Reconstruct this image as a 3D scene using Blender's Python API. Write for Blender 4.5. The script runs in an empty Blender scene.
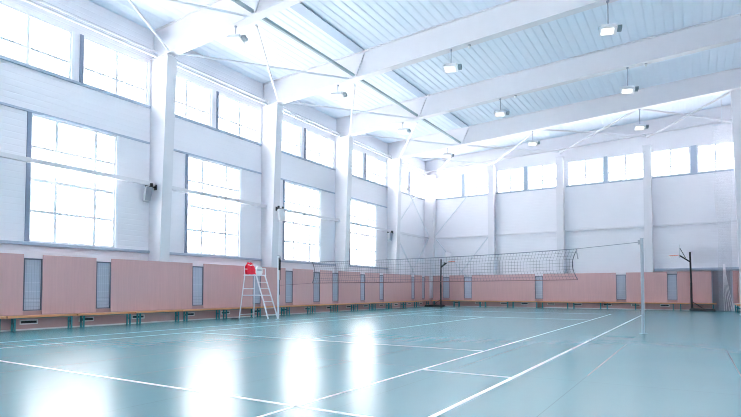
import bpy, math, random
from mathutils import Vector, Matrix
random.seed(7)
sc = bpy.context.scene
COL = sc.collection
ORD = ['first', 'second', 'third', 'fourth', 'fifth', 'sixth', 'seventh', 'eighth', 'ninth', 'tenth', 'eleventh',
       'twelfth', 'thirteenth', 'fourteenth', 'fifteenth', 'sixteenth', 'seventeenth', 'eighteenth']

# ------------------------------------------------------------------ geometry helpers
class MB:
    def __init__(s):
        s.v = []; s.f = []; s.sm = []
    def add(s, vs, fs, smooth=False):
        b = len(s.v); s.v += [tuple(v) for v in vs]
        for f in fs:
            s.f.append([b + i for i in f]); s.sm.append(smooth)
        return s
    def box(s, x0, x1, y0, y1, z0, z1):
        return s.add([(x0, y0, z0), (x1, y0, z0), (x1, y1, z0), (x0, y1, z0), (x0, y0, z1), (x1, y0, z1), (x1, y1, z1), (x0, y1, z1)],
                     [(0, 3, 2, 1), (4, 5, 6, 7), (0, 1, 5, 4), (1, 2, 6, 5), (2, 3, 7, 6), (3, 0, 4, 7)])
    def hexa(s, lo, hi):            # two quads (4 points each), lower and upper
        return s.add(list(lo) + list(hi), [(0, 3, 2, 1), (4, 5, 6, 7), (0, 1, 5, 4), (1, 2, 6, 5), (2, 3, 7, 6), (3, 0, 4, 7)])
    def tube(s, a, b, r, n=8, r2=None, smooth=True):
        a = Vector(a); b = Vector(b); d = (b - a)
        if d.length < 1e-6: return s
        q = d.to_track_quat('Z', 'Y'); r2 = r if r2 is None else r2
        vs = []
        for (p, rr) in ((a, r), (b, r2)):
            for i in range(n):
                t = 2 * math.pi * i / n
                vs.append(p + q @ Vector((rr * math.cos(t), rr * math.sin(t), 0)))
        s.add(vs, [(i, (i + 1) % n, n + (i + 1) % n, n + i) for i in range(n)], smooth)
        return s.add(vs, [tuple(range(n - 1, -1, -1)), tuple(range(n, 2 * n))])
    def bar(s, a, b, w, h):         # rectangular section along a-b, h measured upwards
        a = Vector(a); b = Vector(b); d = (b - a).normalized()
        up = Vector((0, 0, 1)) if abs(d.z) < .95 else Vector((0, 1, 0))
        sx = d.cross(up).normalized(); uz = sx.cross(d).normalized()
        o = [(-w / 2, -h / 2), (w / 2, -h / 2), (w / 2, h / 2), (-w / 2, h / 2)]
        return s.hexa([a + sx * i + uz * j for i, j in o], [b + sx * i + uz * j for i, j in o])
    def path(s, pts, r, n=6):
        for a, b in zip(pts[:-1], pts[1:]): s.tube(a, b, r, n)
        return s
    def prism(s, poly, axis, a, b): # poly in the two other axes, extruded from a to b on axis
        def P(u, v, w):
            return {'x': (w, u, v), 'y': (u, w, v), 'z': (u, v, w)}[axis]
        n = len(poly)
        return s.add([P(u, v, a) for u, v in poly] + [P(u, v, b) for u, v in poly],
                     [tuple(range(n - 1, -1, -1)), tuple(range(n, 2 * n))] + [(i, (i + 1) % n, n + (i + 1) % n, n + i) for i in range(n)])
    def ring(s, c, R, r, n=24, m=8):
        vs = []; fs = []
        for i in range(n):
            t = 2 * math.pi * i / n
            for j in range(m):
                u = 2 * math.pi * j / m
                rr = R + r * math.cos(u)
                vs.append((c[0] + rr * math.cos(t), c[1] + rr * math.sin(t), c[2] + r * math.sin(u)))
        for i in range(n):
            for j in range(m):
                fs.append((i * m + j, ((i + 1) % n) * m + j, ((i + 1) % n) * m + (j + 1) % m, i * m + (j + 1) % m))
        return s.add(vs, fs, True)
    def build(s, name, mat, parent=None, loc=None, bevel=0):
        me = bpy.data.meshes.new(name)
        me.from_pydata(s.v, [], s.f); me.validate(); me.update()
        for p, k in zip(me.polygons, s.sm): p.use_smooth = k
        import bmesh
        bm = bmesh.new(); bm.from_mesh(me)
        bmesh.ops.recalc_face_normals(bm, faces=bm.faces); bm.to_mesh(me); bm.free()
        o = bpy.data.objects.new(name, me); COL.objects.link(o)
        if loc: o.location = loc
        if parent: o.parent = parent
        me.materials.append(mat)
        if bevel:
            b = o.modifiers.new('bevel', 'BEVEL'); b.width = bevel; b.segments = 2; b.limit_method = 'ANGLE'
        return o

def tag(o, label, cat, group=None, kind=None):
    o['label'] = label; o['category'] = cat
    if group: o['group'] = group
    if kind: o['kind'] = kind
    return o
def thing(name, label, cat, loc, group=None, kind=None):
    o = bpy.data.objects.new(name, None); COL.objects.link(o)
    o.location = loc; o.empty_display_size = .1
    return tag(o, label, cat, group, kind)
def dup(root, loc, label, rotz=None):
    r = root.copy(); COL.objects.link(r); r.location = loc; r['label'] = label
    if rotz is not None: r.rotation_euler = (0, 0, rotz)
    for ch in list(root.children):
        c = ch.copy(); COL.objects.link(c); c.parent = r
        for g in list(ch.children):
            d = g.copy(); COL.objects.link(d); d.parent = c
    return r

# ------------------------------------------------------------------ materials
def newmat(name):
    m = bpy.data.materials.new(name); m.use_nodes = True
    nt = m.node_tree; b = nt.nodes['Principled BSDF']
    return m, nt, b
def mat(name, col, rough=.5, metal=0, var=.06, scale=3, bump=0, bscale=80, spec=.5, stretch=(1, 1, 1), coat=0):
    m, nt, b = newmat(name)
    N = nt.nodes; L = nt.links
    tc = N.new('ShaderNodeTexCoord'); mp = N.new('ShaderNodeMapping'); mp.inputs['Scale'].default_value = stretch
    L.new(tc.outputs['Object'], mp.inputs['Vector'])
    no = N.new('ShaderNodeTexNoise'); no.inputs['Scale'].default_value = scale; no.inputs['Detail'].default_value = 4
    L.new(mp.outputs['Vector'], no.inputs['Vector'])
    mx = N.new('ShaderNodeMix'); mx.data_type = 'RGBA'
    mx.inputs['A'].default_value = (*[c * (1 - var) for c in col], 1); mx.inputs['B'].default_value = (*[min(1, c * (1 + var)) for c in col], 1)
    L.new(no.outputs['Fac'], mx.inputs['Factor']); L.new(mx.outputs['Result'], b.inputs['Base Color'])
    b.inputs['Roughness'].default_value = rough; b.inputs['Metallic'].default_value = metal
    b.inputs['Specular IOR Level'].default_value = spec
    b.inputs['Coat Weight'].default_value = coat
    if bump:
        n2 = N.new('ShaderNodeTexNoise'); n2.inputs['Scale'].default_value = bscale
        L.new(mp.outputs['Vector'], n2.inputs['Vector'])
        bp = N.new('ShaderNodeBump'); bp.inputs['Strength'].default_value = bump; bp.inputs['Distance'].default_value = .01
        L.new(n2.outputs['Fac'], bp.inputs['Height']); L.new(bp.outputs['Normal'], b.inputs['Normal'])
    return m
def rib_mat(name, col, pitch, rough=.45, depth=.012):
    """painted sandwich panel: shallow horizontal grooves every pitch metres"""
    m, nt, b = newmat(name); N = nt.nodes; L = nt.links
    tc = N.new('ShaderNodeTexCoord'); sx = N.new('ShaderNodeSeparateXYZ'); L.new(tc.outputs['Object'], sx.inputs[0])
    d = N.new('ShaderNodeMath'); d.operation = 'DIVIDE'; d.inputs[1].default_value = pitch; L.new(sx.outputs['Z'], d.inputs[0])
    fr = N.new('ShaderNodeMath'); fr.operation = 'FRACT'; L.new(d.outputs[0], fr.inputs[0])
    pp = N.new('ShaderNodeMath'); pp.operation = 'PINGPONG'; pp.inputs[1].default_value = .5; L.new(fr.outputs[0], pp.inputs[0])
    cr = N.new('ShaderNodeMapRange'); cr.inputs['From Min'].default_value = 0; cr.inputs['From Max'].default_value = .12
    L.new(pp.outputs[0], cr.inputs['Value'])
    bp = N.new('ShaderNodeBump'); bp.inputs['Strength'].default_value = .35; bp.inputs['Distance'].default_value = depth
    L.new(cr.outputs['Result'], bp.inputs['Height']); L.new(bp.outputs['Normal'], b.inputs['Normal'])
    no = N.new('ShaderNodeTexNoise'); no.inputs['Scale'].default_value = .6; L.new(tc.outputs['Object'], no.inputs['Vector'])
    mx = N.new('ShaderNodeMix'); mx.data_type = 'RGBA'
    mx.inputs['A'].default_value = (*[c * .97 for c in col], 1); mx.inputs['B'].default_value = (*[min(1, c * 1.03) for c in col], 1)
    L.new(no.outputs['Fac'], mx.inputs['Factor']); L.new(mx.outputs['Result'], b.inputs['Base Color'])
    b.inputs['Roughness'].default_value = rough
    return m
def wood_mat(name, col, axis_scale, rough=.45, var=.1):
    m = mat(name, col, rough, var=var, scale=2.2, stretch=axis_scale, bump=.05, bscale=6)
    return m
def emit_mat(name, col, strength):
    m, nt, b = newmat(name)
    no = nt.nodes.new('ShaderNodeTexNoise'); no.inputs['Scale'].default_value = 5
    b.inputs['Base Color'].default_value = (*col, 1)
    b.inputs['Emission Color'].default_value = (*col, 1); b.inputs['Emission Strength'].default_value = strength
    return m
def glass_mat(name, tint):
    m, nt, b = newmat(name); N = nt.nodes; L = nt.links
    N.remove(b); out = N['Material Output']
    tr = N.new('ShaderNodeBsdfTransparent'); tr.inputs['Color'].default_value = (*tint, 1)
    gl = N.new('ShaderNodeBsdfGlossy'); gl.inputs['Roughness'].default_value = .03
    lw = N.new('ShaderNodeLayerWeight'); pw = N.new('ShaderNodeMath'); pw.operation = 'POWER'; pw.inputs[1].default_value = 4
    L.new(lw.outputs['Facing'], pw.inputs[0]); fr = N.new('ShaderNodeMath'); fr.operation = 'MULTIPLY_ADD'; fr.inputs[1].default_value = .5; fr.inputs[2].default_value = .03; L.new(pw.outputs[0], fr.inputs[0])
    mx = N.new('ShaderNodeMixShader'); L.new(fr.outputs[0], mx.inputs[0]); L.new(tr.outputs[0], mx.inputs[1]); L.new(gl.outputs[0], mx.inputs[2])
    L.new(mx.outputs[0], out.inputs['Surface'])
    return m
def sheer_mat(name, col, opacity):
    m, nt, b = newmat(name); N = nt.nodes; L = nt.links
    out = N['Material Output']; b.inputs['Base Color'].default_value = (*col, 1); b.inputs['Roughness'].default_value = .8
    tr = N.new('ShaderNodeBsdfTransparent'); tl = N.new('ShaderNodeBsdfTranslucent'); tl.inputs['Color'].default_value = (*col, 1)
    m1 = N.new('ShaderNodeMixShader'); m1.inputs[0].default_value = .45; L.new(b.outputs[0], m1.inputs[1]); L.new(tl.outputs[0], m1.inputs[2])
    tc = N.new('ShaderNodeTexCoord'); no = N.new('ShaderNodeTexNoise'); no.inputs['Scale'].default_value = 2.5
    L.new(tc.outputs['Object'], no.inputs['Vector'])
    mr = N.new('ShaderNodeMapRange'); mr.inputs['To Min'].default_value = opacity * .7; mr.inputs['To Max'].default_value = opacity * 1.3
    L.new(no.outputs['Fac'], mr.inputs['Value'])
    mx = N.new('ShaderNodeMixShader'); L.new(mr.outputs['Result'], mx.inputs[0]); L.new(tr.outputs[0], mx.inputs[1]); L.new(m1.outputs[0], mx.inputs[2])
    L.new(mx.outputs[0], out.inputs['Surface'])
    return m
def floor_mat():
    m, nt, b = newmat('sports_floor'); N = nt.nodes; L = nt.links
    tc = N.new('ShaderNodeTexCoord')
    no = N.new('ShaderNodeTexNoise'); no.inputs['Scale'].default_value = .35; no.inputs['Detail'].default_value = 5
    L.new(tc.outputs['Object'], no.inputs['Vector'])
    mx = N.new('ShaderNodeMix'); mx.data_type = 'RGBA'
    mx.inputs['A'].default_value = (*FLOOR_A, 1); mx.inputs['B'].default_value = (*FLOOR_B, 1)
    L.new(no.outputs['Fac'], mx.inputs['Factor'])
    # sheet seams every 1.8 m across, every 7.2 m along
    br = N.new('ShaderNodeTexBrick'); br.inputs['Scale'].default_value = 1; br.inputs['Brick Width'].default_value = 1.8
    br.inputs['Row Height'].default_value = 7.2; br.inputs['Mortar Size'].default_value = .006; br.offset = 0
    br.inputs['Mortar Smooth'].default_value = .2
    br.inputs['Color1'].default_value = (1, 1, 1, 1); br.inputs['Color2'].default_value = (.94, .95, .96, 1); br.inputs['Mortar'].default_value = (.72, .76, .78, 1)
    L.new(tc.outputs['Object'], br.inputs['Vector'])
    mu = N.new('ShaderNodeMix'); mu.data_type = 'RGBA'; mu.blend_type = 'MULTIPLY'; mu.inputs['Factor'].default_value = 1
    L.new(mx.outputs['Result'], mu.inputs['A']); L.new(br.outputs['Color'], mu.inputs['B']); L.new(mu.outputs['Result'], b.inputs['Base Color'])
    # faint ripple of the sprung floor plus fine grain
    wv = N.new('ShaderNodeTexWave'); wv.inputs['Scale'].default_value = .9; wv.inputs['Distortion'].default_value = 1.5; wv.bands_direction = 'X'
    L.new(tc.outputs['Object'], wv.inputs['Vector'])
    n2 = N.new('ShaderNodeTexNoise'); n2.inputs['Scale'].default_value = 9; n2.inputs['Detail'].default_value = 3; L.new(tc.outputs['Object'], n2.inputs['Vector'])
    ad = N.new('ShaderNodeMath'); ad.operation = 'ADD'; L.new(wv.outputs['Fac'], ad.inputs[0]); L.new(n2.outputs['Fac'], ad.inputs[1])
    bp = N.new('ShaderNodeBump'); bp.inputs['Strength'].default_value = .1; bp.inputs['Distance'].default_value = .006
    L.new(ad.outputs[0], bp.inputs['Height']); L.new(bp.outputs['Normal'], b.inputs['Normal'])
    b.inputs['Roughness'].default_value = .27; b.inputs['Specular IOR Level'].default_value = .55
    return m

FLOOR_A = (.05, .245, .29); FLOOR_B = (.07, .285, .335)
M = {
 'wall': rib_mat('ribbed_wall_panel', (.845, .835, .88), .2),
 'wall_plain': mat('plain_wall', (.80, .86, .93), .6, var=.03),
 'steel': mat('white_painted_steel', (.73, .725, .765), .4, var=.03),
 'rod': mat('pale_grey_steel', (.72, .75, .80), .4, var=.04),
 'tube': mat('greygreen_steel', (.34, .43, .46), .45, var=.05),
 'ceiling': mat('white_roof_deck', (.77, .84, .93), .55, var=.02),
 'purlin': mat('pale_blue_steel', (.48, .56, .67), .5, var=.04),
 'frame': mat('white_window_frame', (.86, .88, .93), .4, var=.03),
 'jamb': mat('slate_shaded_trim', (.24, .29, .40), .5, var=.06),
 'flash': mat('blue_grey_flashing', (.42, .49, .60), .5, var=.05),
 'glass': glass_mat('dimmed_window_glass', (.80, .81, .82)),  # tint added to dim the daylight seen through these panes
 'clear': glass_mat('clear_window_glass', (.97, .98, .98)),
 'wood': wood_mat('pinkish_beech_panel', (.65, .39, .385), (9, 9, .5), .42, .09),
 'bench': wood_mat('orange_beech_seat', (.78, .38, .18), (4, 1, 4), .35, .1),
 'kick': wood_mat('dusky_beech_panel', (.50, .30, .29), (1.2, 1.2, .6), .5, .1),
 'teal': mat('teal_painted_steel', (.03, .22, .25), .4, var=.1),
 'black': mat('black_painted_steel', (.012, .013, .018), .4, var=.1),
 'dark': mat('dark_slot', (.03, .03, .035), .7),
 'ventw': mat('vent_cream', (.75, .70, .70), .5),
 'screen': mat('grey_radiator_sheet', (.50, .53, .62), .45, var=.05),
 'wire': mat('grid_wire', (.30, .34, .42), .4, .3),
 'screenf': mat('dark_grid_frame', (.14, .15, .20), .5),
 'line': mat('white_court_paint', (.85, .89, .92), .3, var=.04),
 'worn': mat('worn_court_paint', (.58, .70, .74), .3, var=.12),
 'post': mat('grey_post_paint', (.42, .46, .52), .35, .2, var=.04),
 'postw': mat('white_post_paint', (.80, .83, .87), .35, var=.04),
 'net': mat('dark_net_cord', (.13, .14, .17), .8),
 'netband': mat('grey_net_cable', (.30, .33, .38), .6),
 'netlow': mat('brown_net_cord', (.30, .16, .17), .7),
 'alu': mat('white_enamel_tube', (.86, .85, .90), .35, var=.04),
 'red': mat('red_cloth', (.80, .015, .05), .75, var=.12, scale=9, bump=.4, bscale=14),
 'board': mat('white_plastic', (.86, .85, .86), .4),
 'greyp': mat('grey_plastic', (.45, .47, .52), .5),
 'spk': mat('pale_grey_plastic', (.58, .60, .64), .45),
 'spks': mat('mid_grey_mesh', (.26, .29, .34), .7),
 'acryl': mat('white_backboard', (.88, .88, .92), .25),
 'orange': mat('orange_rim', (.80, .22, .14), .4),
 'cord': mat('white_cord', (.85, .82, .85), .8),
 'lamp': mat('lamp_housing', (.80, .81, .84), .4),
 'ballast': mat('lamp_ballast', (.22, .28, .32), .5),
 'lens': emit_mat('lit_lens', (1, .86, .66), .25),
 'curtain': sheer_mat('sheer_netting', (.78, .82, .90), .17),
 'door': mat('grey_door_leaf', (.33, .33, .38), .5, var=.05),
 'snow': mat('snow', (.92, .93, .95), .9, var=.02, scale=.5),
 'bark': mat('frosted_bark', (.74, .73, .75), .9, var=.15, scale=4),
}
M['floor'] = floor_mat()

# ------------------------------------------------------------------ key dimensions (metres)
XR, YB, YF = 20.1, 36.33, -6.0
def zc(x): return 11.15 + .038 * x      # underside of the roof deck
def zb(x): return 10.01 + .046 * x      # underside of the rafters
RY = [12.14, 18.14, 24.16, 30.14]           # portal frames
# ------------------------------------------------------------------ floor and court lines
fl = MB().box(-.3, XR + .3, YF - .3, YB + .3, -.25, 0).build('floor', M['floor'])
tag(fl, 'glossy teal sports hall floor with white court lines', 'floor', kind='structure')
def court_line(x0, x1, y0, y1, m='line'):
    MB().box(x0, x1, y0, y1, -.002, .0025).build('court_line', M[m], fl)
w = .03
for x, a, b in ((4.15, -2, 32), (5.45, -1.5, 28), (14.0, -2, 28), (15.37, -2, 28.4)):
    court_line(x - (w if x > 15 else .022), x + (w if x > 15 else .022), a, b, 'line' if x > 13 else 'worn')
for y, a, b in ((4.12, 3.0, 17.6), (9.75, 5.48, 13.97), (7.0, 14.03, 15.34), (22.2, 5.48, 13.97), (28.0, 5.45, 14.0)):
    court_line(a, b, y - w, y + w, 'line' if y < 5 else 'worn')
court_line(9.6, 9.64, 9.78, 22.17, 'worn')

# ------------------------------------------------------------------ walls with window openings
def wall_holes(mb, u0, u1, z0, z1, holes, P):
    """grid of blocks leaving the holes open; P maps (u, depth, z) to a point, depth 0 = room face"""
    us = sorted({u0, u1, *[h[0] for h in holes], *[h[1] for h in holes]}); zs = sorted({z0, z1, *[h[2] for h in holes], *[h[3] for h in holes]})
    for i in range(len(zs) - 1):
        run = None
        for j in range(len(us) - 1):
            cu = (us[j] + us[j + 1]) / 2; cz = (zs[i] + zs[i + 1]) / 2
            solid = not any(h[0] < cu < h[1] and h[2] < cz < h[3] for h in holes)
            if solid: run = [us[j] if run is None else run[0], us[j + 1]]
            if run and (not solid or j == len(us) - 2):
                a, b = run; T = .25
                mb.hexa([P(a, 0, zs[i]), P(b, 0, zs[i]), P(b, T, zs[i]), P(a, T, zs[i])],
                        [P(a, 0, zs[i + 1]), P(b, 0, zs[i + 1]), P(b, T, zs[i + 1]), P(a, T, zs[i + 1])])
                run = None
    return mb
UP = (8.19, 9.82); LO = (2.69, 6.71)
bays = [(.26, 6.26), (6.26, 12.26), (12.26, 18.26), (18.26, 24.26), (24.26, 30.26), (30.26, 36.26)]
left_up = []; left_lo = []
for a, b in bays:
    c = (a + b) / 2
    q = .09 if 6 < a < 7 else 0
    left_up += [(c - 2.75, c - .18 + q), (c + .2 + q, c + 2.75)]
    if a < 30: left_lo.append((c - (1.48, 1.28, 1.37, 1.46, 1.55)[len(left_lo)], c + (1.52, 1.54, 1.5, 1.49, 1.44)[len(left_lo)]))
PL = lambda u, d, z: (-d, u, z)
PBk = lambda u, d, z: (u, YB + d, z)
o = wall_holes(MB(), YF, YB, 0, zc(0) + .2, [(a, b, *UP) for a, b in left_up] + [(a, b, *LO) for a, b in left_lo], PL).build('wall_left', M['wall'])
tag(o, 'pale blue ribbed window wall along the left side of the hall', 'wall', kind='structure')
back_up = [(.75, 2.88), (3.12, 4.95), (5.6, 7.53), (7.78, 9.8), (10.45, 12.68), (12.92, 15.0), (15.42, 17.47), (17.82, 19.65)]
o = wall_holes(MB(), -.25, XR + .25, 0, zc(XR) + .2, [(a, b, *UP) for a, b in back_up], PBk).build('wall_back', M['wall'])
tag(o, 'pale blue ribbed end wall behind the net with high windows', 'wall', kind='structure')
PR = lambda u, d, z: (XR + d, u, z)
right_fill = left_up[:4]  # out-of-view openings, added to let in fill light
o = wall_holes(MB(), YF, YB, 0, zc(XR) + .2, [(a, b, *UP) for a, b in right_fill], PR).build('wall_right', M['wall'])
tag(o, 'pale wall on the right side of the hall', 'wall', kind='structure')
o = MB().box(-.25, XR + .25, YF - .25, YF, 0, zc(XR) + .2).build('wall_front', M['wall'])
tag(o, 'pale wall closing the near end of the hall', 'wall', kind='structure')

# ceiling: trapezoidal roof deck, ribs run along the hall
prof = []; p = .32; x = -.25
while x < XR + .3:
    prof += [(x, zc(x) + .004), (x + .12, zc(x) + .004), (x + .17, zc(x)), (x + .27, zc(x))]
    x += p
vs = [(x, YF - .3, z) for x, z in prof] + [(x, YB + .3, z) for x, z in prof]
n = len(prof)
dk = MB().add(vs, [(i, i + 1, n + i + 1, n + i) for i in range(n - 1)])
top = [(x, y, zc(x) + .25) for y in (YF - .3, YB + .3) for x in (-.3, XR + .35)]
dk.hexa([(-.3, YF - .3, zc(-.3) + .12), (XR + .4, YF - .3, zc(XR + .4) + .12), (XR + .4, YB + .3, zc(XR + .4) + .12), (-.3, YB + .3, zc(-.3) + .12)],
        [(-.3, YF - .3, zc(-.3) + .3), (XR + .4, YF - .3, zc(XR + .4) + .3), (XR + .4, YB + .3, zc(XR + .4) + .3), (-.3, YB + .3, zc(-.3) + .3)])
o = dk.build('ceiling', M['ceiling'])
tag(o, 'white ribbed metal roof deck sloping up to the right', 'ceiling', kind='structure')

# ------------------------------------------------------------------ windows
wn = 0
def window(u0, u1, z0, z1, mull, bars, P, label, jamb=True, fw=.06, gl='glass'):
    global wn; wn += 1
    base = Vector(P(u0, .1, z0))
    def blk(mb, a, b, c, d, d0, d1):
        q = lambda u, dd, z: Vector(P(u, dd, z)) - base
        mb.hexa([q(a, d0, c), q(b, d0, c), q(b, d1, c), q(a, d1, c)], [q(a, d0, d), q(b, d0, d), q(b, d1, d), q(a, d1, d)])
        return mb
    w = thing('window_%d' % wn, label, 'window', base, kind='structure')
    f = MB()
    blk(f, u0, u0 + fw, z0, z1, .02, .14); blk(f, u1 - fw, u1, z0, z1, .02, .14)
    blk(f, u0 + fw, u1 - fw, z0, z0 + fw, .02, .14); blk(f, u0 + fw, u1 - fw, z1 - fw, z1, .02, .14)
    f.build('frame', M['frame'], w)
    g = MB()
    for m_ in mull: blk(g, m_ - .045, m_ + .045, z0 + fw, z1 - fw, .04, .11)
    for z_, t in bars: blk(g, u0 + fw, u1 - fw, z_ - t, z_ + t, .045, .105)
    g.build('mullion', M['frame'], w)
    blk(MB(), u0 + fw * .5, u1 - fw * .5, z0 + fw * .5, z1 - fw * .5, .072, .08).build('glass_pane', M[gl], w)
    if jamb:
        blk(MB(), u0 - .115, u0 - .005, z0, z1 + .02, -.05, .0).build('shaded_jamb_trim', M['jamb'], w)  # flat dark strip: shade of the wall channel put into its colour
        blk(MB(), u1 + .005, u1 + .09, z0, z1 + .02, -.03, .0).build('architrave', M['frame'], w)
    return w
near = {0: None}
bn = ['', 'nearest visible', 'second', 'third', 'fourth', 'far corner']
for k, (a, b) in enumerate(bays):
    for s in (0, 1):
        u0, u1 = left_up[2 * k + s]
        if k == 0: lab = 'high window on left wall %s the picture edge' % ('well before' if s == 0 else 'just before')
        else: lab = 'high window in the %s bay of left wall, %s of its pair' % (bn[k], 'left one' if s == 0 else 'right one')
        window(u0, u1, *UP, [(u0 + u1) / 2 + .02], [(8.77, .04)], PL, lab)
    if a < 30:
        u0, u1 = left_lo[k]
        window(u0, u1, *LO, [u0 + .8, u0 + 2.1], [(5.70, .04), (4.66, .055), (3.67, .04)], PL,
               'large tall window in the %s bay of left wall' % (bn[k] if k else 'unseen near'))
for k, (u0, u1) in enumerate(back_up):
    window(u0, u1, *UP, [(u0 + u1) / 2], [(8.77, .03)], PBk, '%s high window from the left on the end wall' % ORD[k], jamb=False)
for k, (u0, u1) in enumerate(right_fill):
    window(u0, u1, *UP, [(u0 + u1) / 2], [(8.77, .02)], PR, '%s unseen high window added for fill light, from the near end on right wall' % ORD[k], jamb=False, gl='clear')
# blue-grey strip between paired end-wall windows
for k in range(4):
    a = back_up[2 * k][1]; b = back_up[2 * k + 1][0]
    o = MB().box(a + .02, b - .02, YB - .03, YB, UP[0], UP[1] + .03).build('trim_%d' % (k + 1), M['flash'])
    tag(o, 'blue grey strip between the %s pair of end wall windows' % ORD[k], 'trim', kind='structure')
# ledges on the left wall; the top strip's dark tone includes its shadow line
tn = 4
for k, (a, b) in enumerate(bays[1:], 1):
    for nm, z0, z1, d, mm in (('flashing with shadow line in its colour over the tall window', 6.73, 6.80, .05, 'flash'), ('sill ledge under the tall window', 2.58, 2.67, .12, 'flash'), ('sill under the high windows', 8.10, 8.18, .07, 'flash')):
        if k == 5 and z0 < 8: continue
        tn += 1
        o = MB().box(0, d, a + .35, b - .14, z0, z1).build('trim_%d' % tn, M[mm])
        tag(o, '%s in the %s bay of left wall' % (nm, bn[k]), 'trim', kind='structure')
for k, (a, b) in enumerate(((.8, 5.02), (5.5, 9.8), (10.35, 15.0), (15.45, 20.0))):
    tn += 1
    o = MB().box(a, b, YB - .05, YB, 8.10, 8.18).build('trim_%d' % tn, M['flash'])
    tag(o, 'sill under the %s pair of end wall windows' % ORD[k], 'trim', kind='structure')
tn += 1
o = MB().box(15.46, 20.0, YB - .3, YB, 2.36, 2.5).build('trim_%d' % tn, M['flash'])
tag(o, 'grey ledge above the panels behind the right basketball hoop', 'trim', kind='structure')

# ------------------------------------------------------------------ columns, rafters
def column(loc, rot, d0, d1, wd, h, label, group):
    """near face depth tapers from d0 at foot to d1 at the head; local +x leaves the wall"""
    t = thing('column', label, 'column', loc, group); t.rotation_euler = (0, 0, rot)
    MB().hexa([(0, 0, .02), (d0, 0, .02), (d0, wd, .02), (0, wd, .02)], [(0, 0, h), (d1, 0, h), (d1, wd, h), (0, wd, h)]).build('shaft', M['steel'], t, bevel=.008)
    MB().box(0, d0 + .05, -.04, wd + .04, 0, .02).build('base_plate', M['steel'], t)
    MB().box(0, d1 + .03, -.03, wd + .03, h, h + .03).build('cap_plate', M['steel'], t)
    return t
pos = ['nearest', 'second', 'third', 'fourth']
for k, y in enumerate(RY):
    column((.002, y, 0), 0, .59, .98, .43, 9.98, 'tall white column on left wall, %s from the left picture edge' % ORD[k], 'left wall columns')
column((.002, 35.86, 0), 0, .6, .85, .42, 9.98, 'tall white column in the far left corner of the hall', 'left wall columns')
for k, x in enumerate((5.06, 9.8, 14.98)):
    column((x, YB - .002, 0), -math.pi / 2, .5, .5, .44, 10.1, 'tall white column on end wall, %s from the left corner' % ORD[k], 'end wall columns')
# right wall column near the picture edge
for y in (30.2,):
    t = column((XR - .002, y + .42, 0), math.pi, .70, .9, .42, 10.75, 'tall white column at the right picture edge', 'right wall columns')
for k, y in enumerate(RY):
    t = thing('roof_beam', 'deep white sloping roof beam spanning the hall, %s from the camera' % ORD[k], 'beam', (0, y, zb(0)), 'roof beams')
    o0 = zb(0)
    yl = .1
    x1 = XR - .02
    MB().prism([(.02, zb(0) + .04 - o0), (x1, zb(x1) + .04 - o0), (x1, zc(x1) - .05 - o0), (.02, zc(0) - .05 - o0)], 'y', .1, .32).build('web', M['steel'], t)
    MB().prism([(.02, 0), (x1, zb(x1) - o0), (x1, zb(x1) + .04 - o0), (.02, .04)], 'y', .03, .39).build('bottom_flange', M['steel'], t)
    MB().prism([(.02, zc(0) - .05 - o0), (x1, zc(x1) - .05 - o0), (x1, zc(x1) - .01 - o0), (.02, zc(0) - .01 - o0)], 'y', .03, .39).build('top_flange', M['steel'], t)
t = thing('roof_beam', 'shallow white sloping roof beam fixed along the top of end wall', 'beam', (0, 36.03, 10.25), 'roof beams')
MB().prism([(.02, 10.37 - 10.25), (XR - .02, 11.07 - 10.25), (XR - .02, zc(XR) - .02 - 10.25), (.02, zc(0) - .02 - 10.25)], 'y', 0, .298).build('web', M['steel'], t)
MB().prism([(.02, 10.33 - 10.25), (XR - .02, 11.03 - 10.25), (XR - .02, 11.07 - 10.25), (.02, 10.37 - 10.25)], 'y', -.1, .298).build('bottom_flange', M['steel'], t)

# ------------------------------------------------------------------ ties, purlins, braces in the roof
bayl = ['nearest', 'second', 'third', 'fourth', 'end wall']
roofb = [(6.0, 12.169), (12.531, 18.169), (18.531, 24.189), (24.551, 30.169), (30.531, 35.83)]
for k, (a, b) in enumerate(roofb):
    if k < 4:
        o = MB().box(-.05, .05, 0, b - a + (.14 if k else .07), 0, .1).build('tie_tube', M['tube'], None, (5.26, a - (.07 if k else 0), 10.36), .005)
        tag(o, 'grey green square tie tube under the roof in the %s bay' % bayl[k], 'tie', 'roof tie tubes')
        o = MB().box(-.24, .24, 0, b - a, -.025, .0).build('purlin', M['purlin'], None, (5.62, a, zc(5.38) - .012))
        tag(o, 'wide pale blue flat purlin on the ceiling in the %s bay' % bayl[k], 'purlin', 'roof purlins')
    # eave double tube along the window wall
    t = thing('eave_strut', 'double white eave tube above the high windows in the %s bay' % bayl[k], 'strut', (.35, a, 10.03), 'eave tubes')
    for zz in (.0, .17):
        MB().tube((0, 0, zz), (0, b - a, zz), .045, 10).build('tube', M['steel'], t)
    # horizontal cross brace at the window wall
    y0, y1 = a - .2, b + .2
    t = thing('cross_brace', 'crossed steel rods under the roof by left wall in the %s bay' % bayl[k], 'brace', (.99, a + .03, 10.2), 'roof cross braces')
    MB().tube((0, 0, 0), (4.1, b - a - .06, .06), .04, 8).build('rod', M['rod'], t)
    MB().tube((.05, b - a - .06, -.09), (4.1, 0, -.07), .04, 8).build('rod', M['steel'], t)
# end bay: three more crossed panels
ex = [5.28, 10.05, 15.2, 19.5]
for k in range(3):
    a, b = ex[k], ex[k + 1]
    t = thing('cross_brace', 'crossed white tubes between last beam and end wall, %s panel from the left' % ORD[k + 1 - 1], 'brace', (a, 30.531, zb(a) + .03), 'end bay cross braces')
    z1 = zb(b) - zb(a)
    MB().tube((.05, 0, .03), (b - a - .05, 5.29, z1 - .05), .06, 8).build('tube', M['steel'], t)
    MB().tube((.05, 5.29, -.14), (b - a - .05, 0, z1 + .04), .06, 8).build('tube', M['steel'], t)
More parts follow.
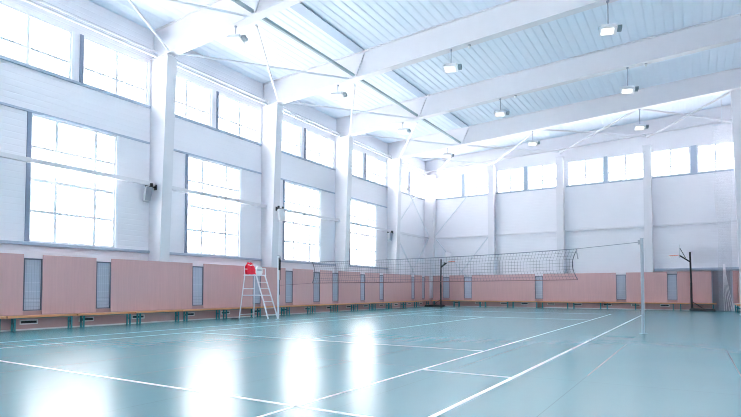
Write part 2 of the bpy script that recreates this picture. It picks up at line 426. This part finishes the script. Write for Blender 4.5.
# fly braces from the tie tube up to the purlin at each beam
for k, y in enumerate(RY):
    o = MB().bar((0, 0, 0), (.42, 0, .90), .05, .06).build('fly_brace', M['steel'], None, (5.37, y + .065, 10.325))
    tag(o, 'short slanting steel strut on the %s roof beam at the tie tube' % ORD[k], 'strut', 'fly braces')

# wall struts (white square tube halfway up)
for k, (a, b) in enumerate(bays[1:]):
    a2, b2 = a + .36, (b - .15 if k < 4 else 35.83)
    o = MB().box(-.07, .07, 0, b2 - a2, -.07, .07).build('wall_strut', M['steel'], None, (.35, a2, 5.15), .006)
    tag(o, 'white square tube crossing left wall in the %s bay halfway up' % bn[k + 1], 'strut', 'window wall struts')
for k, (a, b) in enumerate(((.42, 5.06), (5.5, 9.8), (10.24, 14.98), (15.42, XR))):
    o = MB().box(0, b - a, -.05, .05, -.05, .05).build('wall_strut', M['steel'], None, (a, YB - .12, 5.15), .005)
    tag(o, 'white square tube across end wall halfway up, %s bay from the left' % ORD[k], 'strut', 'end wall struts')
# vertical cross bracing in the corner bays
def vbrace(P, u0, u1, z0, z1, r, label, both=True):
    base = Vector(P(u0, z0))
    t = thing('wall_brace', label, 'brace', base, 'corner wall braces')
    MB().tube((0, 0, 0), Vector(P(u1, z1)) - base, r, 8).build('rod', M['rod'], t)
    if both: MB().tube(Vector(P(u0, z1)) - base + Vector((.09, -.09, 0)), Vector(P(u1, z0)) - base + Vector((.09, -.09, 0)), r, 8).build('rod', M['rod'], t)
vbrace(lambda u, z: (.35, u, z), 30.62, 35.8, .06, 5.05, .045, 'crossed grey rods low on left wall beside the far corner')
vbrace(lambda u, z: (.35, u, z), 30.62, 35.8, 5.35, 9.85, .035, 'crossed pale rods high on left wall beside the far corner')
vbrace(lambda u, z: (u, YB - .27, z), .85, 5.02, .06, 5.05, .045, 'crossed grey rods low on end wall beside the left corner')
vbrace(lambda u, z: (u, YB - .27, z), .85, 5.02, 5.35, 9.85, .04, 'single slanting rod high on end wall beside the left corner', False)

# ------------------------------------------------------------------ hanging lamps
def lamp_proto():
    t = thing('pendant_lamp', '', 'lamp', (0, 0, 0), 'hanging floodlights')
    # origin = top of the rod on the beam; the lamp hangs `h` below
    return t
def make_lamp(x, y, label):
    zt = zb(x); zl = 9.75; h = zt - zl
    t = thing('pendant_lamp', label, 'lamp', (x, y + .2, zt), 'hanging floodlights')
    MB().tube((0, 0, 0), (0, 0, -h + .14), .018, 8).tube((0, 0, 0), (0, 0, -.04), .05, 10).build('rod', M['wire'], t)
    R = Matrix.Translation((0, 0, -h)) @ Matrix.Rotation(math.radians(-16), 4, 'X') @ Matrix.Rotation(math.radians(14), 4, 'Z')
    def tr(mb): mb.v = [tuple(R @ Vector(v)) for v in mb.v]; return mb
    hs = tr(MB().hexa([(-.27, -.2, -.07), (.27, -.2, -.07), (.27, .2, -.07), (-.27, .2, -.07)], [(-.22, -.16, .09), (.22, -.16, .09), (.22, .16, .09), (-.22, .16, .09)])).build('housing', M['lamp'], t, bevel=.012)
    tr(MB().box(-.2, .16, -.13, .13, -.078, -.066)).build('lens', M['lens'], t)
    tr(MB().box(.275, .41, -.1, .1, -.04, .07)).build('ballast_box', M['ballast'], t)
    b = MB(); b.bar((-.3, 0, -.01), (-.3, 0, .14), .03, .012).bar((.28, 0, -.01), (.28, 0, .14), .03, .012).bar((-.3, 0, .14), (.28, 0, .14), .03, .012)
    tr(b).build('bracket', M['rod'], t)
rown = ['first beam', 'second beam', 'third beam', 'last beam']
coln = ['nearest left wall', 'in the middle of the hall', 'on the right side of the hall']
for k, y in enumerate(RY):
    for j, x in enumerate((4.35, 9.7, 15.25)):
        if k == 0 and j > 1: continue
        make_lamp(x, y, 'lit floodlight hanging under the %s, %s' % (rown[k], coln[j]))
for k, (x, y) in enumerate(((10.42, 18.2), (10.42, 24.2), (15.95, 24.2))):
    t = thing('smoke_detector', 'small white detector under the %s roof beam %s' % (['second', 'third', 'third'][k], 'beside the middle lamp' if k < 2 else 'beside the right lamp'), 'detector', (x, y + .2, zb(x)), 'detectors')
    MB().tube((0, 0, .0), (0, 0, -.05), .06, 12).build('base', M['greyp'], t)
    MB().tube((0, 0, -.05), (0, 0, -.13), .055, 12, .035).build('head', M['board'], t)

# ------------------------------------------------------------------ loudspeakers on the columns
for k, (sx_, y) in enumerate(((.42, 12.14), (.80, 18.37), (.42, 30.14))):
    t = thing('loudspeaker', 'pale grey loudspeaker hung on the %s left wall column' % ['first', 'second', 'fourth'][k], 'loudspeaker', (sx_, y - .012, 4.93), 'column loudspeakers')
    if k == 1: t.rotation_euler = (0, 0, math.pi / 2)
    R = Matrix.Translation((-.0, -.27, .06)) @ Matrix.Rotation(math.radians(-9), 4, 'X') @ Matrix.Rotation(math.radians(-24), 4, 'Z')
    def tr(mb): mb.v = [tuple(R @ Vector(v)) for v in mb.v]; return mb
    tr(MB().hexa([(-.15, -.13, -.56), (.12, -.13, -.56), (.12, .1, -.56), (-.15, .1, -.56)], [(-.18, -.15, .0), (.14, -.15, .0), (.14, .13, .0), (-.18, .13, .0)])).build('cabinet', M['spk'], t, bevel=.04)
    tr(MB().hexa([(.122, -.1, -.53), (.135, -.1, -.53), (.135, .08, -.53), (.122, .08, -.53)], [(.142, -.12, -.03), (.155, -.12, -.03), (.155, .1, -.03), (.142, .1, -.03)])).build('grille', M['spks'], t)
    b = MB(); b.box(-.2, .2, -.3, -.24, .07, .1)
    for xx in (-.17, .13): b.tube((xx, -.27, .1), (xx, -.27, .2), .055, 10)
    b.box(-.03, .03, -.27, 0, .07, .1).box(-.08, .08, -.012, 0, .0, .2)
    b.build('bracket', M['black'], t)

# ------------------------------------------------------------------ wooden wall panels, radiator screens, kick boards, vents
gapsL = [(7.54, 8.06), (9.73, 10.24), (13.6, 14.14), (16.9, 17.4), (19.09, 19.62), (21.26, 21.82), (22.93, 23.5), (25.74, 26.24), (27.94, 28.43), (32.29, 32.75), (33.95, 34.4)]
gapsB = [(1.6, 2.13), (3.27, 3.88), (8.37, 8.9), (13.37, 13.94), (16.15, 16.67)]
def panel(loc, ln, rot, label, group):
    """panel ln metres long on the local +x axis, front facing local -y"""
    t = thing('wall_panel', label, 'panel', loc, group); t.rotation_euler = (0, 0, rot)
    m = MB(); m.box(.004, ln - .004, -.024, 0, 0, PH); m.build('board', M['wood'], t, bevel=.004)
    b = MB()
    for z in (.15, 1.65): b.box(.05, ln - .05, 0, LEDG, z, z + .06)
    b.build('batten', M['kick'], t)
    return t
def screen(loc, ln, rot, label, group):
    t = thing('radiator_screen', label, 'radiator screen', loc, group); t.rotation_euler = (0, 0, rot)
    h = 1.56
    f = MB(); f.box(0, .03, -.03, .0, 0, h).box(ln - .03, ln, -.03, 0, 0, h).box(.03, ln - .03, -.03, 0, h - .045, h).box(.03, ln - .03, -.03, 0, 0, .03)
    f.build('frame', M['screenf'], t)
    s = MB()
    zz = [.0, .3, .57, .84, 1.1, 1.34, h]
    for a, b in zip(zz[:-1], zz[1:]): s.box(.01, ln - .01, .025, .05, a + .002, b - .002)
    s.build('sheet', M['screen'], t)
    g = MB()
    k = max(4, int(ln / .07))
    for i in range(1, k): g.tube((ln * i / k, -.015, .02), (ln * i / k, -.015, h - .04), .0022, 5)
    for z in (.12, .24, .36): g.tube((.02, -.012, z), (ln - .02, -.012, z), .004, 5)
    g.build('wire_grid', M['wire'], t)
    return t
def spans(gaps, a, b):
    r = []; p0 = a
    for g in gaps: r.append((p0, g[0])); p0 = g[1]
    r.append((p0, b)); return r
LEDG = .025; PH = 1.79
XP, YP = .716, YB - .614            # back face of the left and end wall panels
# left wall: rotation +90 deg turns local +x into +y and local -y into +x
left_spans = spans(gapsL, 5.7, 35.2)
k2 = 0
for i, (a, b) in enumerate(left_spans):
    panel((XP, a, .46), b - a, math.pi / 2, 'pinkish wood wall panel on left wall, %s from the left picture edge' % ORD[i], 'left wall panels')
for i, (a, b) in enumerate(gapsL):
    screen((XP - .01, a + .003, .575), b - a - .006, math.pi / 2, 'grey wire radiator screen on left wall, %s from the left picture edge' % ORD[i], 'left wall radiator screens')
PH = 1.82
back_spans = spans(gapsB, .78, 18.38)
for i, (a, b) in enumerate(back_spans):
    panel((a, YP, .46), b - a, 0, 'pinkish wood wall panel on end wall, %s from the left corner' % ORD[i], 'end wall panels')
for i, (a, b) in enumerate(gapsB):
    screen((a + .003, YP + .01, .595), b - a - .006, 0, 'grey wire radiator screen on end wall, %s from the left corner' % ORD[i], 'end wall radiator screens')
o = panel((19.38, YP, .46), .25, 0, 'narrow pinkish wood panel in the far right corner', 'end wall panels')
panel((XR - .45, 35.6, .46), 3.5, -math.pi / 2, 'pinkish wood panel on right wall beside the far right corner', 'right wall panels')
# radiators' plinth (kick board) behind the benches
kb = MB().box(.66, .69, 5.7, YB - .6, 0, .57).build('baseboard_left', M['kick']); tag(kb, 'dusky wood kick board under left wall panels', 'baseboard', kind='structure')
kb = MB().box(.66, 18.38, YB - .588, YB - .56, 0, .59).build('baseboard_back', M['kick']); tag(kb, 'dusky wood kick board under end wall panels', 'baseboard', kind='structure')
o = MB().box(.69, .703, 5.7, YB - .6, 0, .045).build('trim_%d' % (tn + 1), M['ventw']); tag(o, 'pale skirting strip along the foot of left wall', 'trim', kind='structure')
o = MB().box(.71, 18.38, YB - .6, YB - .588, 0, .045).build('trim_%d' % (tn + 2), M['ventw']); tag(o, 'pale skirting strip along the foot of end wall', 'trim', kind='structure')
def vent(loc, rot, label, group):
    t = thing('vent_grille', label, 'vent', loc, group); t.rotation_euler = (0, 0, rot)
    f = MB(); f.box(0, .5, -.012, 0, 0, .035).box(0, .5, -.012, 0, .105, .14).box(0, .035, -.012, 0, .035, .105).box(.465, .5, -.012, 0, .035, .105)
    f.build('frame', M['ventw'], t)
    MB().box(.035, .465, -.005, 0, .035, .105).build('slot', M['dark'], t)
    return t
vL = [7.48, 9.2, 11.05, 13.25, 15.1, 16.95, 18.75, 20.6, 22.45, 24.3, 26.15, 28.0, 29.9, 31.8, 33.6]
for i, y in enumerate(vL):
    vent((.69, y, .17), math.pi / 2, 'small slotted vent at foot of left wall, %s from the left picture edge' % ORD[i], 'left wall vents')
vB = [2.4, 4.1, 5.95, 7.4, 9.15, 10.85, 12.6, 14.2, 15.75]
for i, x in enumerate(vB):
    vent((x, YB - .588, .2), 0, 'small slotted vent at foot of end wall, %s from the left corner' % ORD[i], 'end wall vents')

# ------------------------------------------------------------------ benches (2 m each)
def bench_proto():
    t = thing('bench', '', 'bench', (0, 0, 0), 'x')
    MB().box(.01, 1.965, -.21, 0, .375, .445).build('seat', M['bench'], t, bevel=.008)
    for x in (.2, 1.8):
        for y in (-.185, -.03):
            MB().box(x - .022, x + .022, y - .022, y + .022, 0, .36).build('leg', M['teal'], t)
        MB().box(x - .025, x + .025, -.16, -.055, .2, .24).build('crossbar', M['teal'], t)
    MB().box(.17, 1.83, -.2, -.01, .36, .375).build('seat_frame', M['teal'], t)
    return t
bp = bench_proto(); first = True
def place_bench(loc, rot, label, group):
    global first
    if first:
        r = bp; r.location = loc; r.rotation_euler = (0, 0, rot); r['label'] = label; first = False
    else: r = dup(bp, loc, label, rot)
    r['group'] = group
i = 0; y = 5.06
while y < 33.5:
    place_bench((.745, y, 0), math.pi / 2, 'low bench with teal legs along left wall, %s from the left picture edge' % ORD[i], 'left wall benches')
    y += 1.985; i += 1
i = 0; x = .75
while x < 16.7:
    place_bench((x, YB - .645, 0), 0, 'low bench with teal legs along end wall, %s from the left corner' % ORD[i], 'end wall benches')
    x += 1.985; i += 1
place_bench((XR - .48, 35.2, 0), -math.pi / 2, 'low bench with teal legs along right wall at the far corner', 'right wall benches')

# ------------------------------------------------------------------ door in the right part of the end wall
d = thing('door_1', 'grey door in end wall half hidden behind the gathered netting', 'door', (18.38, YB - .002, 0), kind='structure')
MB().box(.06, .92, -.05, 0, 0, 2.3).build('leaf', M['door'], d, bevel=.004)
MB().box(0, .06, -.08, 0, 0, 2.38).box(.92, .98, -.08, 0, 0, 2.38).box(.06, .92, -.08, 0, 2.3, 2.38).build('frame', M['flash'], d)

# gathered divider netting near the right corner
t = thing('net_curtain', 'sheer white divider netting gathered in the far right corner', 'curtain', (19.0, 34.7, 0))
m = MB(); NU, NV = 60, 24
def cpt(i, j):
    u = i / NU; v = j / NV
    z = .03 + v * 10.4
    pinch = 1 - .28 * math.exp(-((z - 3.2) / 2.2) ** 2)
    xx = (u - .5) * .82 * pinch + .03 * math.sin(3 * v * 6 + u * 9)
    yy = .09 * math.sin(u * math.pi * 15 + .6 * math.sin(v * 5)) + .05 * math.sin(u * 7 + v * 3)
    return (xx, yy, z)
m.add([cpt(i, j) for i in range(NU + 1) for j in range(NV + 1)],
      [(i * (NV + 1) + j, (i + 1) * (NV + 1) + j, (i + 1) * (NV + 1) + j + 1, i * (NV + 1) + j + 1) for i in range(NU) for j in range(NV)], True)
cu = m.build('netting', M['curtain'], t)
b = MB()
for k in range(5):
    pts = []
    for q in range(9):
        v = q / 8
        pts.append((-.1 + .1 * k * (1 - v) ** 1.6 + .02 * k, -.16, 2.6 * v + .04))
    b.path(pts, .012, 6)
b.build('hanging_cord', M['cord'], t)
MB().tube((-.45, 0, 10.45), (.45, 0, 10.45), .03, 8).tube((0, 0, 10.45), (0, 0, zc(19.0) - .012), .02, 8).build('rail', M['rod'], t)

# ------------------------------------------------------------------ volleyball posts and net
NY = 15.95
def post(x, label, m1, side, crank):
    t = thing('net_post', label, 'post', (x, NY, 0), 'volleyball posts')
    MB().tube((0, 0, 0), (0, 0, 2.58), .04, 16).build('pole', m1, t)
    MB().tube((0, 0, .0), (0, 0, .012), .1, 16).build('floor_plate', M['greyp'], t)
    MB().tube((0, 0, 2.58), (0, 0, 2.61), .046, 16).build('cap', M['greyp'], t)
    MB().box(side * .068 - .026, side * .068 + .026, -.03, .03, 2.44, 2.56).build('pulley', M['greyp'], t)
    if crank:
        MB().box(.041, .09, -.04, .04, 2.0, 2.5).build('winch', M['black'], t)
        MB().tube((.1, 0, 1.6), (.1, 0, 2.0), .012, 6).tube((.07, 0, 1.0), (.07, 0, 1.6), .014, 6).build('crank', M['black'], t)
    else:
        MB().tube((0, 0, 1.45), (0, 0, 1.5), .048, 12).build('clamp', M['greyp'], t)
post(16.29, 'grey volleyball post at the right end of the net', M['post'], -1, False)
post(3.1, 'white volleyball post with black winch beside the umpire stand', M['postw'], 1, True)
X0, X1 = 4.86, 14.62
t = thing('volleyball_net', 'dark mesh volleyball net strung across the court', 'net', ((X0 + X1) / 2, NY, 1.5))
def ztop(x):
    u = (x - X0) / (X1 - X0)
    return 2.28 + .11 * u ** 3 + .0 - .02 * math.sin(math.pi * u)
def zlow(x):
    u = (x - X0) / (X1 - X0); return 1.46 + .03 * u ** 2
def lx(x): return x - (X0 + X1) / 2
def edge(v, s):                 # how far the side edge bows inwards at height v (0 low, 1 top)
    return s * .14 * math.sin(math.pi * v) * (1.0 if s < 0 else .8)
net = MB(); nx = 100; nz = 9
def P(i, j):
    u = i / nx; v = j / nz
    a = X0 + (.0) + edge(v, 1); b = X1 + edge(v, -1)
    x = a + (b - a) * u
    return (lx(x), 0, zlow(x) * (1 - v) + ztop(x) * v - 1.5)
r = .003
def strand(a, b):
    net.tube(a, b, r, 4, smooth=False)
for i in range(nx + 1):
    for j in range(0, nz, 3): strand(P(i, j), P(i, j + 3))
for j in range(1, nz):
    for i in range(0, nx, 10): strand(P(i, j), P(i + 10, j))
net.build('netting', M['net'], t)
top = MB()
top.path([P(i, nz) for i in range(0, nx + 1, 10)], .014, 6)
top.path([P(0, nz), (lx(3.196), 0, 2.5 - 1.5)], .009, 6); top.path([P(nx, nz), (lx(16.194), 0, 2.5 - 1.5)], .009, 6)
top.build('top_cable', M['netband'], t)
low = MB(); low.path([P(i, 0) for i in range(0, nx + 1, 10)], .013, 6)
low.path([P(0, 0), (lx(3.17), 0, 1.38 - 1.5)], .006, 6)
low.build('bottom_cord', M['netlow'], t)
for i in (0, nx):
    MB().path([P(i, j) for j in range(nz + 1)], .013, 6).build('side_cord', M['net'], t)
q = P(nx, nz)
MB().tube((q[0] - .03, 0, q[2]), (q[0] + .02, 0, q[2] - .3), .016, 6).build('strap', M['netband'], t)

# ------------------------------------------------------------------ umpire stand
t = thing('umpire_stand', 'white tubular umpire stand with ladder beside the left net post', 'umpire stand', (1.85, 16.05, 0))
O = Vector((1.4, 16.4, 0))
R1, R2 = Vector((.8, 15.95, 0)) - O, Vector((.8, 16.8, 0)) - O
F1, F2 = Vector((2.08, 16.33, 0)) - O, Vector((2.12, 16.87, 0)) - O
ZP = 1.80
A, B_ = Vector((.97, 16.08, ZP)) - O, Vector((.97, 16.66, ZP)) - O
C_, D_ = Vector((1.5, 16.22, ZP)) - O, Vector((1.5, 16.74, ZP)) - O
def lerp(a, b, z): return a.lerp(b, z / ZP)
for a, b in ((R1, A), (R2, B_)): MB().tube(a, b, .024, 10).build('leg', M['alu'], t)
for a, b in ((F1, C_), (F2, D_)): MB().tube(a, b, .03, 10).build('ladder_rail', M['alu'], t)
for z in (.16, .97, 1.25): MB().tube(lerp(R1, A, z), lerp(R2, B_, z), .02, 8).build('crossbar', M['alu'], t)
for i in range(1, 7):
    z = .27 * i - .1
    a, b = lerp(F1, C_, z), lerp(F2, D_, z)
    MB().bar(a, b, .09, .025).build('step', M['alu'], t)
MB().tube(lerp(R1, A, .97), lerp(F1, C_, .97), .022, 8).build('brace', M['alu'], t)
MB().tube(lerp(R2, B_, .97), lerp(F2, D_, .97), .022, 8).build('brace', M['alu'], t)
MB().hexa([A + Vector((-.04, -.04, 0)), C_ + Vector((.04, -.04, 0)), D_ + Vector((.04, .04, 0)), B_ + Vector((-.04, .04, 0))],
          [A + Vector((-.04, -.04, .04)), C_ + Vector((.04, -.04, .04)), D_ + Vector((.04, .04, .04)), B_ + Vector((-.04, .04, .04))]).build('seat', M['alu'], t, bevel=.008)
bk = MB()
for p_ in (A, B_): bk.tube(p_ + Vector((0, 0, .04)), p_ + Vector((-.03, 0, .5)), .018, 8)
bk.tube(A + Vector((-.03, 0, .5)), B_ + Vector((-.03, 0, .5)), .018, 8); bk.tube(A + Vector((-.015, 0, .28)), B_ + Vector((-.015, 0, .28)), .014, 8)
bk.build('backrest', M['alu'], t)
hr = MB()
for p_, q_ in ((B_, D_),):
    hr.tube(p_ + Vector((-.02, 0, .3)), q_ + Vector((.02, 0, .3)), .016, 8).tube(q_ + Vector((.02, 0, .04)), q_ + Vector((.02, 0, .3)), .016, 8)
hr.build('armrest', M['alu'], t)
bd = thing('score_board', 'small white board with a grey stripe on the umpire stand beside red jacket', 'board', (1.93, 16.05, ZP + .042))
MB().prism([(-.15, 0), (.15, 0), (.2, .09), (.18, .28), (.1, .34), (-.1, .34), (-.18, .26), (-.19, .08)], 'x', -.02, .02).build('panel', M['board'], bd, bevel=.006)
MB().box(.02, .026, -.13, .13, .16, .22).build('stripe', M['greyp'], bd)
# red jacket draped over the backrest
jk = thing('red_jacket', 'red jacket with white stripe draped over the umpire stand backrest', 'jacket', (1.40, 16.03, ZP + .045))
m = MB(); n1, n2 = 16, 14
def jp(i, j):
    u = i / n1; v = j / n2               # v runs over the back, across the rail and down the front
    s = v * 2 - 1
    hgt = .52 - .5 * abs(s) ** 1.3
    wid = .15 + .1 * abs(s)
    xx = (.07 if s > 0 else -.09) * min(1, abs(s) * 2.2) + .016 * math.sin(u * 17 + v * 4)
    if s > 0: xx += .1 * s * s
    return (xx, (u - .5) * 2 * wid, hgt + .015 * math.sin(u * 11))
m.add([jp(i, j) for i in range(n1 + 1) for j in range(n2 + 1)], [(i * (n2 + 1) + j, (i + 1) * (n2 + 1) + j, (i + 1) * (n2 + 1) + j + 1, i * (n2 + 1) + j + 1) for i in range(n1) for j in range(n2)], True)
cl = m.build('cloth', M['red'], jk); so = cl.modifiers.new('thick', 'SOLIDIFY'); so.thickness = .02
m = MB()
for i in range(n1):
    a, b = Vector(jp(i, 9)), Vector(jp(i + 1, 9)); c, d_ = Vector(jp(i, 10)), Vector(jp(i + 1, 10))
    of = Vector((.022, 0, 0))
    m.add([a + of, b + of, d_ * .5 + b * .5 + of, c * .5 + a * .5 + of], [(0, 1, 2, 3)])
st = m.build('stripe', M['board'], jk); so = st.modifiers.new('thick', 'SOLIDIFY'); so.thickness = .004

# ------------------------------------------------------------------ portable basketball hoops
def hoop(loc, s, label):
    """s = +1: basket towards +x, -1: towards -x"""
    t = thing('basketball_hoop', label, 'basketball hoop', loc, 'portable basketball hoops')
    def fx(mb): mb.v = [(s * v[0], v[1], v[2]) for v in mb.v]; return mb
    fx(MB().hexa([(-1.15, -.38, 0), (.1, -.38, 0), (.1, .38, 0), (-1.15, .38, 0)], [(-1.1, -.32, .13), (.06, -.32, .17), (.06, .32, .17), (-1.1, .32, .13)])).build('base', M['black'], t, bevel=.03)
    wl = fx(MB().tube((.05, -.42, .07), (.05, -.37, .07), .07, 14).tube((.05, .37, .07), (.05, .42, .07), .07, 14)); wl.build('wheel', M['black'], t)
    fx(MB().tube((0, 0, .15), (-.0, 0, 1.6), .058, 14).tube((0, 0, 1.6), (.03, 0, 3.38), .05, 14)).build('pole', M['black'], t)
    fx(MB().tube((0, 0, .55), (-.55, 0, .15), .02, 8)).build('strut', M['black'], t)
    for y in (-.06, .06): fx(MB().bar((.01, y, 2.8), (.55, y, 3.2), .03, .07)).build('arm', M['black'], t)
    fx(MB().tube((.25, 0, 3.05), (.52, 0, 3.62), .018, 8)).build('brace', M['black'], t)
    fx(MB().box(.55, .58, -.55, .55, 3.1, 3.85)).build('backboard', M['acryl'], t, bevel=.004)
    fx(MB().ring((.86, 0, 3.2), .225, .012).bar((.58, 0, 3.19), (.64, 0, 3.19), .14, .02)).build('rim', M['orange'], t)
    n_ = MB()
    for k in range(12):
        a0 = 2 * math.pi * k / 12
        for dr in (1, -1):
            pts = []
            for q in range(4):
                a1 = a0 + dr * q * math.pi / 12; rr = .22 - .035 * q
                pts.append((.86 + rr * math.cos(a1), rr * math.sin(a1), 3.19 - .13 * q))
            n_.path(pts, .005, 4)
    fx(n_).build('net', M['cord'], t)
hoop((2.29, 33.8, 0), 1, 'black portable basketball hoop in the far left corner behind the net')
hoop((17.38, 34.95, 0), -1, 'black portable basketball hoop by end wall at far right')

# ------------------------------------------------------------------ outside: snow and bare trees seen through the panes
o = MB().box(-70, 90, -50, 110, -.6, -.4).build('ground', M['snow']); tag(o, 'bright snowy ground outside the windows', 'ground', kind='structure')
def tree(x, y, h, label, sd):
    rnd = random.Random(sd); m = MB()
    def grow(p, d, ln, r, lv):
        q = p + d * ln; m.tube(p, q, r, 5, r * .7)
        if lv == 0: return
        for _ in range(3 if lv > 1 else 4):
            nd = (d + Vector((rnd.uniform(-.8, .8), rnd.uniform(-.8, .8), rnd.uniform(-.1, .5)))).normalized()
            grow(p.lerp(q, rnd.uniform(.55, 1)), nd, ln * rnd.uniform(.55, .8), r * .55, lv - 1)
    grow(Vector((0, 0, 0)), Vector((0, 0, 1)), h * .36, h * .014, 4)
    o = m.build('tree', M['bark'], None, (x, y, -.4)); tag(o, label, 'tree', 'trees outside')
names = ['in the nearest tall window', 'in the second tall window', 'in the third tall window', 'in the fourth tall window']
for k, (x, y, h) in enumerate(((-7, 13.0, 9), (-8, 22.0, 9.5), (-9, 32.2, 10), (-9, 41.2, 10))):
    tree(x, y, h, 'bare frosted tree outside seen %s of left wall' % names[k], 11 + k)

# ------------------------------------------------------------------ world, camera, colour management
wd = bpy.data.worlds.new('overcast_sky'); sc.world = wd; wd.use_nodes = True
nt = wd.node_tree; bg = nt.nodes['Background']
tc = nt.nodes.new('ShaderNodeTexCoord'); sp = nt.nodes.new('ShaderNodeSeparateXYZ'); nt.links.new(tc.outputs['Generated'], sp.inputs[0])
mr = nt.nodes.new('ShaderNodeMapRange'); mr.inputs['From Min'].default_value = -.1; mr.inputs['From Max'].default_value = .9
nt.links.new(sp.outputs['Z'], mr.inputs['Value'])
mx = nt.nodes.new('ShaderNodeMix'); mx.data_type = 'RGBA'
mx.inputs['A'].default_value = (1.0, .97, .94, 1); mx.inputs['B'].default_value = (1.0, .97, .96, 1)
nt.links.new(mr.outputs['Result'], mx.inputs['Factor']); nt.links.new(mx.outputs['Result'], bg.inputs['Color'])
bg.inputs['Strength'].default_value = 1.0
sl = bpy.data.lights.new('snow_fill_sun', 'SUN'); sl.energy = 7; sl.angle = .02; sl.color = (1, .95, .90)  # added to brighten the snow, which lights the roof from below
so_ = bpy.data.objects.new('snow_fill_sun', sl); COL.objects.link(so_); so_.location = (10, -40, 30); so_.rotation_euler = (math.radians(62), 0, 0)

cam = bpy.data.cameras.new('camera'); co = bpy.data.objects.new('camera', cam); COL.objects.link(co)
co.location = (17.461, 0, 1.182); co.rotation_euler = (math.radians(90 + 2.015), 0, math.radians(31.905))
cam.sensor_width = 36; cam.lens = 517.75 / 741 * 36; cam.shift_y = (272.04 - 208.5) / 741; cam.clip_end = 300
sc.camera = co
vs_ = sc.view_settings
vs_.view_transform = 'Standard'; vs_.look = 'None'; vs_.gamma = 1; vs_.use_curve_mapping = False
vs_.exposure = 3.87
sc.cycles.max_bounces = 10; sc.cycles.diffuse_bounces = 8; sc.cycles.transparent_max_bounces = 16
sc.cycles.use_denoising = True
sc.cycles.filter_width = 1.0
